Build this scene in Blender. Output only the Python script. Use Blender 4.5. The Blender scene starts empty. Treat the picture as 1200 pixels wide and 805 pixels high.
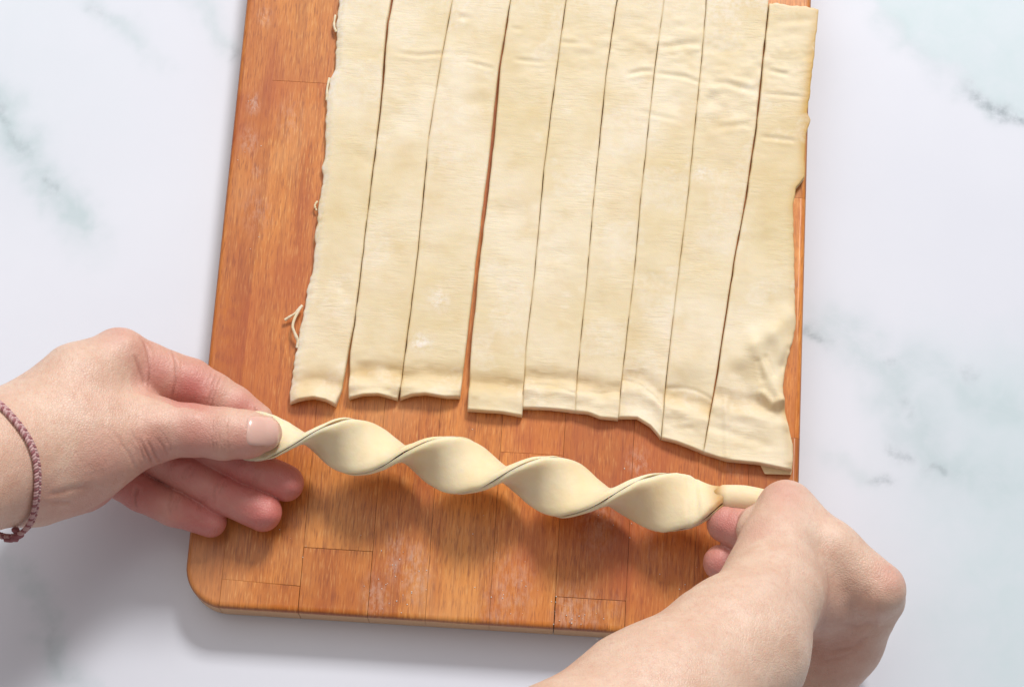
import bpy, bmesh, math, random
import numpy as np
from mathutils import Vector, Matrix

random.seed(7)
rng = np.random.default_rng(11)
SC = bpy.context.scene
COL = SC.collection

# ------------------------------------------------------------------ camera
ZB = 0.020                       # top of the cutting board
F = 2500.0                       # focal length in pixels of a 1200 px wide frame
TILT = math.radians(16.4)
DIST = 0.975
CX, CY = 600.0, 402.5
CAM = np.array([0.0, -DIST*math.sin(TILT), ZB + DIST*math.cos(TILT)])
RIGHT = np.array([1.0, 0, 0])
UP = np.array([0, math.cos(TILT), math.sin(TILT)])
FWD = np.array([0, math.sin(TILT), -math.cos(TILT)])

cam_data = bpy.data.cameras.new('camera')
cam_data.lens = F*36/1200
cam_data.sensor_width = 36
cam_data.clip_end = 50
cam_data.clip_start = 0.02
cam = bpy.data.objects.new('camera', cam_data)
COL.objects.link(cam)
cam.location = CAM
cam.rotation_euler = (TILT, 0, 0)
SC.camera = cam

# ------------------------------------------------------------------ light
world = bpy.data.worlds.new('World')
SC.world = world
world.use_nodes = True
bg = world.node_tree.nodes['Background']
bg.inputs[0].default_value = (1.0, 0.955, 0.94, 1)
bg.inputs[1].default_value = 0.31
AZ, EL = math.radians(20), math.radians(45)
LDIR = Vector((math.sin(AZ)*math.cos(EL), math.cos(AZ)*math.cos(EL), math.sin(EL)))
key = bpy.data.lights.new('window_light', 'AREA')
key.shape = 'RECTANGLE'
key.size, key.size_y = 0.66, 0.60
key.energy = 76
key.color = (1.0, 0.972, 0.94)
key_o = bpy.data.objects.new('window_light', key)
COL.objects.link(key_o)
key_o.location = LDIR*3.0
key_o.rotation_euler = LDIR.to_track_quat('Z', 'Y').to_euler()
# added soft fill lamp from above left, standing in for ceiling bounce
AZ2, EL2 = math.radians(-48), math.radians(60)
LD2 = Vector((math.sin(AZ2)*math.cos(EL2), math.cos(AZ2)*math.cos(EL2), math.sin(EL2)))
side_l = bpy.data.lights.new('fill_light', 'AREA')
side_l.shape = 'RECTANGLE'
side_l.size, side_l.size_y = 2.0, 1.6
side_l.energy = 11
side_l.color = (1.0, 0.985, 0.97)
side_o = bpy.data.objects.new('fill_light', side_l)
COL.objects.link(side_o)
side_o.location = LD2*2.0
side_o.rotation_euler = LD2.to_track_quat('Z', 'Y').to_euler()
SC.view_settings.view_transform = 'Standard'
SC.view_settings.look = 'None'
SC.view_settings.exposure = 0.0
SC.view_settings.gamma = 1.0

# ------------------------------------------------------------------ helpers
def U(px, py, z):
    """the point at height z that stands behind a spot of the photograph"""
    px, py, z = np.broadcast_arrays(np.asarray(px, float), np.asarray(py, float), np.asarray(z, float))
    d = FWD + ((px-CX)/F)[..., None]*RIGHT - ((py-CY)/F)[..., None]*UP
    t = (z-CAM[2])/d[..., 2]
    return CAM + t[..., None]*d

def proj(P):
    v = np.asarray(P) - CAM
    w = v @ FWD
    return CX + F*(v @ RIGHT)/w, CY - F*(v @ UP)/w

def pxm(z):
    """metres per pixel at height z"""
    return (CAM[2]-z)/math.cos(TILT)/F

def tag(o, label=None, cat=None, group=None, kind=None):
    if label: o['label'] = label
    if cat: o['category'] = cat
    if group: o['group'] = group
    if kind: o['kind'] = kind
    return o

def empty(name, loc, label, cat, group=None):
    o = bpy.data.objects.new(name, None)
    o.empty_display_size = 0.01
    COL.objects.link(o)
    o.location = loc
    return tag(o, label, cat, group)

def link_mesh(name, verts, faces, mat, parent=None, smooth=True):
    """verts in world space; the object's origin goes to their centre (or the parent's frame)"""
    me = bpy.data.meshes.new(name)
    verts = np.asarray(verts, float)
    c = verts.mean(0) if len(verts) else np.zeros(3)
    if hasattr(faces, 'shape') and faces.ndim == 2 and len(faces) > 3000:
        nf, k = faces.shape
        me.vertices.add(len(verts)); me.vertices.foreach_set('co', (verts-c).astype(np.float32).ravel())
        me.loops.add(nf*k); me.loops.foreach_set('vertex_index', faces.astype(np.int32).ravel())
        me.polygons.add(nf); me.polygons.foreach_set('loop_start', np.arange(0, nf*k, k, dtype=np.int32))
        me.update(calc_edges=True)
    else:
        me.from_pydata([tuple(v) for v in (verts-c)], [], [tuple(int(i) for i in f) for f in faces])
    me.validate()
    if smooth:
        me.polygons.foreach_set('use_smooth', np.ones(len(me.polygons), bool))
    me.materials.append(mat)
    me.update()
    o = bpy.data.objects.new(name, me)
    COL.objects.link(o)
    if parent is not None:
        o.parent = parent
        o.location = Vector(c) - _wloc(parent)
    else:
        o.location = c
    return o

def _wloc(o):
    v = Vector(o.location)
    while o.parent:
        o = o.parent
        v = v + Vector(o.location)
    return v

def attr(o, name, vals):
    a = o.data.attributes.new(name, 'FLOAT', 'POINT')
    a.data.foreach_set('value', np.asarray(vals, np.float32))

def sharp(o, deg=40):
    o.data.set_sharp_from_angle(angle=math.radians(deg))

def _h(ix, iy, iz, s):
    n = (ix.astype(np.int64)*374761393 + iy.astype(np.int64)*668265263 + iz.astype(np.int64)*2147483647 + s*1274126177) & 0xffffffff
    n = ((n ^ (n >> 13))*1274126177) & 0xffffffff
    n = ((n ^ (n >> 16))*2246822519) & 0xffffffff
    return ((n ^ (n >> 15)) & 0xffff)/65535.0*2-1

def vnoise(x, y, z=0.0, s=0):
    x, y, z = np.broadcast_arrays(np.asarray(x, float), np.asarray(y, float), np.asarray(z, float))
    ix, iy, iz = np.floor(x), np.floor(y), np.floor(z)
    fx, fy, fz = x-ix, y-iy, z-iz
    ux, uy, uz = [f*f*f*(f*(f*6-15)+10) for f in (fx, fy, fz)]
    r = 0
    for a in (0, 1):
        for b in (0, 1):
            for c in (0, 1):
                w = (ux if a else 1-ux)*(uy if b else 1-uy)*(uz if c else 1-uz)
                r = r + w*_h(ix+a, iy+b, iz+c, s)
    return r

def fbm(x, y, z=0.0, s=0, o=4):
    r, a = 0, 0.5
    for k in range(o):
        r = r + a*vnoise(np.asarray(x)*2**k, np.asarray(y)*2**k, np.asarray(z)*2**k, s+k*17)
        a *= 0.5
    return r

def polydist(x, y, pts):
    """distance to a polyline and the running 0..1 position along it"""
    best = np.full(np.shape(x), 1e9); par = np.zeros(np.shape(x))
    n = len(pts)-1
    for i in range(n):
        ax, ay = pts[i]; bx, by = pts[i+1]
        dx, dy = bx-ax, by-ay
        h = np.clip(((x-ax)*dx+(y-ay)*dy)/(dx*dx+dy*dy+1e-12), 0, 1)
        d = np.hypot(x-ax-h*dx, y-ay-h*dy)
        m = d < best
        best = np.where(m, d, best); par = np.where(m, (i+h)/n, par)
    return best, par

# ------------------------------------------------------------------ materials
class NT:
    def __init__(s, name):
        s.m = bpy.data.materials.new(name); s.m.use_nodes = True
        s.t = s.m.node_tree; s.n = s.t.nodes; s.l = s.t.links
        s.b = s.n['Principled BSDF']
    def new(s, typ, **kw):
        n = s.n.new(typ)
        for k, v in kw.items(): setattr(n, k, v)
        return n
    def put(s, sock, v):
        if isinstance(v, bpy.types.NodeSocket): s.l.new(v, sock)
        else: sock.default_value = v
    def math(s, op, a, b=0.0, c=None, clamp=False):
        n = s.new('ShaderNodeMath', operation=op, use_clamp=clamp)
        s.put(n.inputs[0], a); s.put(n.inputs[1], b)
        if c is not None: s.put(n.inputs[2], c)
        return n.outputs[0]
    def mix(s, f, a, b, mode='MIX'):
        n = s.new('ShaderNodeMix', data_type='RGBA', blend_type=mode)
        s.put(n.inputs[0], f)
        s.put(n.inputs[6], a if isinstance(a, bpy.types.NodeSocket) else (*a, 1) if len(a) == 3 else a)
        s.put(n.inputs[7], b if isinstance(b, bpy.types.NodeSocket) else (*b, 1) if len(b) == 3 else b)
        return n.outputs[2]
    def noise(s, vec, scale, detail=3, rough=0.5, dist=0.0):
        n = s.new('ShaderNodeTexNoise')
        s.put(n.inputs['Vector'], vec); n.inputs['Scale'].default_value = scale
        n.inputs['Detail'].default_value = detail; n.inputs['Roughness'].default_value = rough
        n.inputs['Distortion'].default_value = dist
        return n.outputs['Fac']
    def ramp(s, f, stops):
        n = s.new('ShaderNodeValToRGB'); s.put(n.inputs[0], f)
        e = n.color_ramp.elements
        while len(e) < len(stops): e.new(0.5)
        for i, (p, c) in enumerate(stops):
            e[i].position = p; e[i].color = (c, c, c, 1) if not hasattr(c, '__len__') else (*c, 1)
        return n.outputs[0]
    def mapv(s, vec, scale=(1, 1, 1), loc=(0, 0, 0), rot=(0, 0, 0)):
        n = s.new('ShaderNodeMapping'); s.put(n.inputs[0], vec)
        n.inputs['Scale'].default_value = scale
        s.put(n.inputs['Location'], loc)
        n.inputs['Rotation'].default_value = rot
        return n.outputs[0]
    def attr(s, name):
        return s.new('ShaderNodeAttribute', attribute_name=name).outputs['Fac']
    def pos(s):
        return s.new('ShaderNodeNewGeometry').outputs['Position']
    def bump(s, h, dist, strength=1.0, prev=None):
        n = s.new('ShaderNodeBump'); n.inputs['Strength'].default_value = strength
        n.inputs['Distance'].default_value = dist
        s.put(n.inputs['Height'], h)
        if prev is not None: s.put(n.inputs['Normal'], prev)
        return n.outputs[0]
    def set(s, **kw):
        for k, v in kw.items():
            s.put(s.b.inputs[k.replace('_', ' ')], v)

BROT = 0.0   # board rotation, filled in below
# board corner and axes
_bl = U(212.7, 709.0, ZB); _br = U(932.0, 754.0, ZB); _tl = U(285.0, 0.0, ZB)
BU = (_br-_bl); BW = float(np.linalg.norm(BU)); BU = BU/BW
BV = np.array([-BU[1], BU[0], 0.0])
BROT = math.atan2(BU[1], BU[0])
BL = float((_tl-_bl) @ BV) + 0.075
print('board', BW, BL, math.degrees(BROT), 'skew', float((_tl-_bl) @ BU))

def BP(u, v, z=ZB):
    return _bl*np.array([1, 1, 0]) + u*BU + v*BV + np.array([0, 0, z])

def wood_material():
    t = NT('oiled_beech')
    p = t.pos()
    rnd = t.new('ShaderNodeObjectInfo')
    off = t.new('ShaderNodeCombineXYZ')
    t.put(off.inputs[0], t.math('MULTIPLY', rnd.outputs['Random'], 3.1))
    t.put(off.inputs[1], t.math('MULTIPLY', rnd.outputs['Random'], 1.7))
    pr = t.mapv(p, rot=(0, 0, -BROT))
    add = t.new('ShaderNodeVectorMath', operation='ADD'); t.put(add.inputs[0], pr); t.put(add.inputs[1], off.outputs[0])
    q = add.outputs[0]
    broad = t.noise(t.mapv(q, (38, 5, 20)), 1.0, 4, .55, .6)
    fine = t.noise(t.mapv(q, (420, 16, 100)), 1.0, 3, .6)
    fleck = t.noise(t.mapv(q, (1500, 150, 400)), 1.0, 2, .5)
    blotch = t.noise(t.mapv(pr, (22, 14, 20)), 1.0, 3, .6)
    c = t.mix(t.ramp(broad, [(.3, 0.0), (.7, 1.0)]), (0.50, 0.130, 0.012), (0.73, 0.285, 0.054))
    c = t.mix(t.math('MULTIPLY', t.ramp(fine, [(.42, 0.0), (.66, 1.0)]), .42), c, (0.25, 0.055, 0.009))
    c = t.mix(t.math('MULTIPLY', t.ramp(fleck, [(.54, 0.0), (.66, 1.0)]), .48), c, (0.20, 0.038, 0.009))
    c = t.mix(t.math('MULTIPLY', t.ramp(fleck, [(.30, 1.0), (.44, 0.0)]), .42), c, (0.84, 0.46, 0.16))
    c = t.mix(t.math('MULTIPLY', t.ramp(blotch, [(.48, 0.0), (.68, 1.0)]), .62), c, (0.42, 0.080, 0.010))
    c = t.mix(t.math('MULTIPLY', t.ramp(blotch, [(.26, 1.0), (.46, 0.0)]), .5), c, (0.78, 0.38, 0.14))
    # tint of each stave
    c = t.mix(1.0, c, rnd.outputs['Color'], 'MULTIPLY')
    # flour rubbed into the grain and deep orange oil marks, each at its own place
    def spots(lst, thr, nscale):
        acc = None
        for (x, y, r, a) in lst:
            w = U(x, y, ZB)
            d = t.new('ShaderNodeVectorMath', operation='DISTANCE')
            t.put(d.inputs[0], t.mapv(p, (1, .62, 0))); d.inputs[1].default_value = (w[0], w[1]*.62, 0)
            m = t.new('ShaderNodeMapRange', interpolation_type='SMOOTHSTEP')
            t.put(m.inputs[0], d.outputs['Value'])
            m.inputs[1].default_value = 0; m.inputs[2].default_value = r*pxm(ZB)
            m.inputs[3].default_value = a; m.inputs[4].default_value = 0
            acc = m.outputs[0] if acc is None else t.math('MAXIMUM', acc, m.outputs[0])
        br = t.noise(t.mapv(pr, (1, .45, 1)), nscale, 4, .7)
        return t.math('MULTIPLY', acc, t.ramp(br, thr))
    stain = spots([(285, 265, 30, .8), (262, 360, 34, .9), (258, 410, 30, .9), (300, 150, 34, .5), (300, 300, 20, .5),
                   (330, 700, 60, .6), (420, 690, 50, .55), (360, 715, 40, .6), (650, 515, 40, .7), (285, 455, 40, .45),
                   (930, 250, 30, .8), (925, 480, 30, .7), (640, 690, 35, .5), (300, 60, 30, .4), (570, 520, 40, .4)],
                  [(.40, 0.0), (.62, 1.0)], 260)
    c = t.mix(t.math('MULTIPLY', stain, 1.0), c, (0.52, 0.145, 0.008))
    dark = spots([(445, 690, 22, .9), (470, 650, 16, .7), (560, 640, 30, .5), (700, 640, 46, .35), (345, 660, 40, .4), (245, 640, 40, .5)],
                 [(.35, 0.0), (.6, 1.0)], 120)
    c = t.mix(t.math('MULTIPLY', dark, .5), c, (0.25, 0.062, 0.022))
    flour = spots([(297, 122, 13, 1), (300, 200, 10, .55), (292, 165, 18, .6), (310, 20, 14, .55), (465, 640, 20, .6),
                   (460, 665, 16, .75), (485, 675, 30, .7), (440, 700, 26, .7), (487, 655, 18, .75), (600, 690, 40, .55), (748, 545, 22, .6),
                   (700, 610, 40, .5), (665, 715, 26, .8), (690, 720, 30, .5), (720, 712, 18, .35), (300, 250, 30, .35), (340, 140, 26, .35),
                   (860, 545, 20, .3), (585, 715, 40, .4), (770, 620, 50, .2)],
                  [(.42, 0.0), (.68, 1.0)], 520)
    c = t.mix(t.math('MULTIPLY', flour, .5), c, (0.78, 0.62, 0.54))
    # paler edge of the board below the oiled top, with a dark line between
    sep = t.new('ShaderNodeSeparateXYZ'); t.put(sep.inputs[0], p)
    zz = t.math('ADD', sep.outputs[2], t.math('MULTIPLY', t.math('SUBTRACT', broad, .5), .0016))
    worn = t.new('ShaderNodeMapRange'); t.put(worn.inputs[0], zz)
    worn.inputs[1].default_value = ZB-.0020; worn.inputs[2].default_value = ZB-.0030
    rim_line = t.new('ShaderNodeMapRange'); t.put(rim_line.inputs[0], t.math('ABSOLUTE', t.math('SUBTRACT', zz, ZB-.0014)))
    rim_line.inputs[1].default_value = .0009; rim_line.inputs[2].default_value = .0003
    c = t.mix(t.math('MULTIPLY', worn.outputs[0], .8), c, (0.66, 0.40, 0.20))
    c = t.mix(t.math('MULTIPLY', rim_line.outputs[0], .55), c, (0.20, 0.055, 0.025))
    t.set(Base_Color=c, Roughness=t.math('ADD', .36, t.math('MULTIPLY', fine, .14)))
    t.b.inputs['Specular IOR Level'].default_value = .6
    h = t.math('ADD', t.math('MULTIPLY', fine, .6), t.math('MULTIPLY', fleck, .6))
    t.set(Normal=t.bump(t.math('ADD', h, t.math('MULTIPLY', flour, 1.2)), .00022, .55))
    return t.m

def dough_material(name='raw_dough'):
    t = NT(name)
    p = t.pos()
    pr = t.mapv(p, rot=(0, 0, -BROT))
    w1 = t.noise(t.mapv(pr, (110, 430, 120)), 1.0, 4, .6, .5)
    patch = t.ramp(t.noise(t.mapv(pr, (1, 1, 1), (.31, .2, 0)), 42, 2, .5), [(.42, .12), (.62, 1.0)])
    w2 = t.noise(t.mapv(pr, (120, 900, 120)), 1.0, 2, .5, .4)
    lump = t.noise(pr, 85, 3, .55)
    grain = t.noise(p, 2600, 2, .6)
    big = t.noise(pr, 24, 3, .5)
    c = t.mix(t.ramp(big, [(.32, 0.0), (.68, 1.0)]), (0.735, 0.610, 0.375), (0.835, 0.740, 0.565))
    c = t.mix(t.math('MULTIPLY', t.ramp(lump, [(.50, 0.0), (.74, 1.0)]), .40), c, (0.68, 0.53, 0.28))
    c = t.mix(t.math('MULTIPLY', t.math('MULTIPLY', t.ramp(w1, [(.55, 0.0), (.75, 1.0)]), patch), .20), c, (0.88, 0.80, 0.63))
    # worn buttery rim, dip shading put into colour, and dusted flour carried as attributes of each piece
    c = t.mix(t.attr('butter_shade'), c, (0.60, 0.38, 0.12))
    c = t.mix(t.math('MULTIPLY', t.attr('flour'), t.ramp(t.noise(p, 420, 4, .7), [(.35, 0.0), (.62, 1.0)])), c, (0.88, 0.84, 0.79))
    t.set(Base_Color=c, Roughness=.62)
    t.b.inputs['Specular IOR Level'].default_value = .28
    t.b.inputs['Subsurface Weight'].default_value = .18
    t.b.inputs['Subsurface Radius'].default_value = (1.0, .62, .3)
    t.b.inputs['Subsurface Scale'].default_value = .0022
    n1 = t.bump(t.math('MULTIPLY', t.math('SUBTRACT', w1, .5), patch), .0011, .28)
    n2 = t.bump(t.math('ADD', t.math('MULTIPLY', t.math('SUBTRACT', w2, .5), patch), t.math('MULTIPLY', lump, 1.2)), .0005, .30, n1)
    t.set(Normal=t.bump(grain, .00012, .5, n2))
    return t.m

def twist_material():
    t = NT('rolled_dough')
    p = t.pos()
    big = t.noise(p, 45, 3, .5)
    grain = t.noise(p, 1500, 3, .6)
    soft = t.noise(p, 180, 3, .55)
    c = t.mix(t.ramp(big, [(.3, 0.0), (.7, 1.0)]), (0.835, 0.675, 0.42), (0.885, 0.775, 0.56))
    c = t.mix(t.attr('butter_shade'), c, (0.56, 0.29, 0.07))
    t.set(Base_Color=c, Roughness=.55)
    t.b.inputs['Specular IOR Level'].default_value = .3
    t.b.inputs['Subsurface Weight'].default_value = .55
    t.b.inputs['Subsurface Radius'].default_value = (1.0, .60, .25)
    t.b.inputs['Subsurface Scale'].default_value = .0040
    t.set(Normal=t.bump(grain, .00012, .4, t.bump(soft, .0006, .5)))
    return t.m

def filling_material():
    t = NT('spiced_filling')
    n = t.noise(t.pos(), 900, 3, .6)
    t.set(Base_Color=t.mix(n, (0.12, 0.05, 0.014), (0.26, 0.13, 0.04)), Roughness=.5)
    t.set(Normal=t.bump(n, .0004, .8))
    return t.m

def marble_material():
    t = NT('white_marble')
    p = t.pos()
    v = t.attr('vein'); core = t.attr('core'); cool = t.attr('cool')
    n1 = t.noise(p, 60, 5, .62, .4)
    n2 = t.noise(p, 170, 5, .6)
    cl = t.noise(p, 9, 4, .5)
    c = t.mix(t.ramp(cl, [(.3, 0.0), (.7, 1.0)]), (0.715, 0.742, 0.830), (0.750, 0.778, 0.862))
    c = t.mix(t.math('MULTIPLY', cool, t.ramp(n1, [(.2, .55), (.7, 1.0)])), c, (0.610, 0.715, 0.765))
    c = t.mix(t.math('MULTIPLY', v, t.ramp(n1, [(.30, .35), (.60, 1.0)])), c, (0.46, 0.585, 0.615))
    c = t.mix(t.math('MULTIPLY', core, t.ramp(n2, [(.34, .1), (.6, 1.0)])), c, (0.30, 0.355, 0.395))
    t.set(Base_Color=c, Roughness=.22)
    t.b.inputs['Specular IOR Level'].default_value = .4
    t.set(Normal=t.bump(t.noise(p, 14, 2, .5), .0004, .25))
    return t.m

def skin_material():
    t = NT('skin')
    p = t.pos()
    mott = t.noise(p, 95, 4, .6)
    mott2 = t.noise(p, 420, 3, .6)
    vor = t.new('ShaderNodeTexVoronoi', feature='DISTANCE_TO_EDGE')
    t.put(vor.inputs['Vector'], p); vor.inputs['Scale'].default_value = 850
    red = t.attr('red_shade')
    c = t.mix(t.ramp(mott, [(.30, 0.0), (.70, 1.0)]), (0.670, 0.440, 0.325), (0.750, 0.545, 0.425))
    c = t.mix(red, c, (0.545, 0.105, 0.105))  # rosy skin, plus the shade of lower fingers and thumb put into colour
    c = t.mix(t.math('MULTIPLY', t.ramp(mott2, [(.50, 0.0), (.72, 1.0)]), .30), c, (0.58, 0.28, 0.21))
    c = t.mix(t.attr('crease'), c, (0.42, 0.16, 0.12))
    t.set(Base_Color=c, Roughness=.48)
    t.b.inputs['Specular IOR Level'].default_value = .75
    t.b.inputs['Subsurface Weight'].default_value = .22
    t.b.inputs['Subsurface Radius'].default_value = (1.0, .36, .2)
    t.b.inputs['Subsurface Scale'].default_value = .0020
    wr = t.noise(t.mapv(p, (500, 260, 300)), 1.0, 4, .62, .5)
    n1 = t.bump(wr, .0007, .42)
    t.set(Normal=t.bump(t.ramp(vor.outputs['Distance'], [(0.0, 0.0), (.22, 1.0)]), .00016, .5, n1))
    return t.m

def simple(name, col, rough, spec=.4, bump=None):
    t = NT(name)
    n = t.noise(t.pos(), 700, 3, .6)
    a = tuple(x*.82 for x in col); b = tuple(min(1, x*1.12) for x in col)
    t.set(Base_Color=t.mix(n, a, b), Roughness=rough)
    t.b.inputs['Specular IOR Level'].default_value = spec
    if bump: t.set(Normal=t.bump(t.noise(t.pos(), bump[0], 3, .6), bump[1], .6))
    return t.m

M_WOOD = wood_material(); M_DOUGH = dough_material(); M_TWIST = twist_material(); M_FILL = filling_material()
M_MARBLE = marble_material(); M_SKIN = skin_material()
M_FLOUR = simple('flour', (.84, .82, .78), .9, .1)
M_NAIL = None
def nail_material():
    t = NT('fingernail')
    c = t.mix(t.attr('tip'), (0.74, 0.47, 0.40), (0.83, 0.72, 0.64))
    t.set(Base_Color=c, Roughness=.24)
    t.b.inputs['Specular IOR Level'].default_value = .8
    t.b.inputs['Subsurface Weight'].default_value = .15
    t.b.inputs['Subsurface Scale'].default_value = .0015
    return t.m
M_NAIL = nail_material()
M_CORD = simple('burgundy_cord', (.36, .145, .16), .8, .2, (2500, .0004))
M_CORD2 = simple('pink_cord', (.62, .40, .40), .8, .2, (2500, .0004))

# ------------------------------------------------------------------ countertop
def build_countertop():
    def axis(a0, a1, f0, f1, fine, coarse):
        lo = np.linspace(a0, f0, max(2, int((f0-a0)/coarse)))[:-1]
        mid = np.arange(f0, f1, fine)
        hi = np.linspace(f1, a1, max(2, int((a1-f1)/coarse)))
        return np.concatenate([lo, mid, hi])
    xs = axis(-.95, .95, -.28, .28, .0014, .02)
    ys = axis(-.62, .75, -.20, .20, .0014, .02)
    X, Y = np.meshgrid(xs, ys)
    nx, ny = len(xs), len(ys)
    V = np.stack([X.ravel(), Y.ravel(), np.zeros(X.size)], 1)
    idx = np.arange(nx*ny).reshape(ny, nx)
    Fq = np.stack([idx[:-1, :-1], idx[:-1, 1:], idx[1:, 1:], idx[1:, :-1]], -1).reshape(-1, 4)
    # underside and sides
    border = np.concatenate([idx[0, :-1], idx[:-1, -1], idx[-1, :0:-1], idx[:0:-1, 0]])
    nb = len(border); base = len(V)
    V2 = V[border].copy(); V2[:, 2] = -.03
    V = np.concatenate([V, V2])
    side = np.stack([border, base+np.arange(nb), base+(np.arange(nb)+1) % nb, np.roll(border, -1)], 1)
    Fq = np.concatenate([Fq, side])
    o = link_mesh('countertop', V, Fq, M_MARBLE, smooth=False)
    px, py = proj(V)
    wx = px + 26*fbm(px/60, py/60, 0, 3) + 9*fbm(px/15, py/15, 0, 5)
    wy = py + 26*fbm(px/60, py/60, 7.3, 4) + 9*fbm(px/15, py/15, 2.2, 6)
    vein = np.zeros(len(V)); core = np.zeros(len(V)); cool = np.zeros(len(V))
    def add(arr, pts, w, a, taper=True):
        d, q = polydist(wx, wy, pts)
        e = np.exp(-(d/w)**2)*a
        if taper: e = e*np.clip(np.minimum(q, 1-q)*5+.25, 0, 1)
        np.maximum(arr, e, out=arr)
    add(vein, [(-60, 60), (8, 120), (18, 180), (50, 218), (85, 245), (110, 300)], 22, .70)
    add(core, [(4, 128), (16, 165), (24, 195)], 6, .40); add(core, [(40, 208), (70, 232)], 6, .38)
    add(vein, [(100, -10), (135, 25), (168, 55)], 13, .45); add(core, [(112, 4), (135, 22)], 7, .22)
    add(vein, [(225, -20), (245, 20), (268, 60)], 17, .42); add(core, [(255, 48), (268, 66)], 7, .36)
    add(vein, [(160, 55), (200, 72)], 12, .18)
    add(vein, [(0, 640), (35, 690), (62, 745), (95, 800), (130, 870)], 14, .42); add(core, [(52, 735), (92, 795)], 5, .18)
    add(core, [(1128, 98), (1150, 112), (1192, 138), (1260, 170)], 7, .75); add(vein, [(1000, 0), (1070, 48), (1130, 98), (1200, 150)], 11, .35)
    side_ = (wy - (5 + (wx-1005)*.74))
    cool = np.maximum(cool, np.clip(-side_/16, 0, 1)*(wx > 960)*1.0*np.clip((wx-990)/40, 0, 1))
    add(vein, [(940, 375), (985, 385), (1030, 425), (1065, 480), (1105, 540), (1200, 590)], 30, .50)
    add(vein, [(940, 520), (990, 538), (1040, 565)], 14, .28)
    add(vein, [(1020, 410), (1090, 430), (1160, 470), (1240, 480)], 20, .34)
    add(core, [(948, 378), (960, 392), (966, 402)], 9, .55); add(core, [(1046, 512), (1062, 530)], 6, .45)
    add(core, [(1086, 535), (1112, 556)], 7, .55); add(core, [(1030, 555), (1044, 566)], 7, .5)
    add(core, [(1035, 418), (1048, 424)], 5, .28); add(core, [(1120, 420), (1140, 436)], 6, .22); add(core, [(1060, 470), (1075, 500)], 6, .2)
    cool = np.maximum(cool, .95*np.clip((wx-1000)/170, 0, 1)*np.clip((wy-360)/90, 0, 1))
    cool = np.maximum(cool, .30*np.clip((220-wx)/200, 0, 1)*np.clip((330-wy)/200, 0, 1))
    attr(o, 'vein', vein); attr(o, 'core', core); attr(o, 'cool', cool)
    tag(o, kind='structure')
    return o
build_countertop()

# ------------------------------------------------------------------ cutting board
def clip_poly(poly, axis, lim, keep_less):
    out = []
    n = len(poly)
    for i in range(n):
        a, b = poly[i], poly[(i+1) % n]
        ia = (a[axis] <= lim) if keep_less else (a[axis] >= lim)
        ib = (b[axis] <= lim) if keep_less else (b[axis] >= lim)
        if ia: out.append(a)
        if ia != ib:
            f = (lim-a[axis])/(b[axis]-a[axis])
            out.append(tuple(a[k]+f*(b[k]-a[k]) for k in (0, 1)))
    return out

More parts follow.
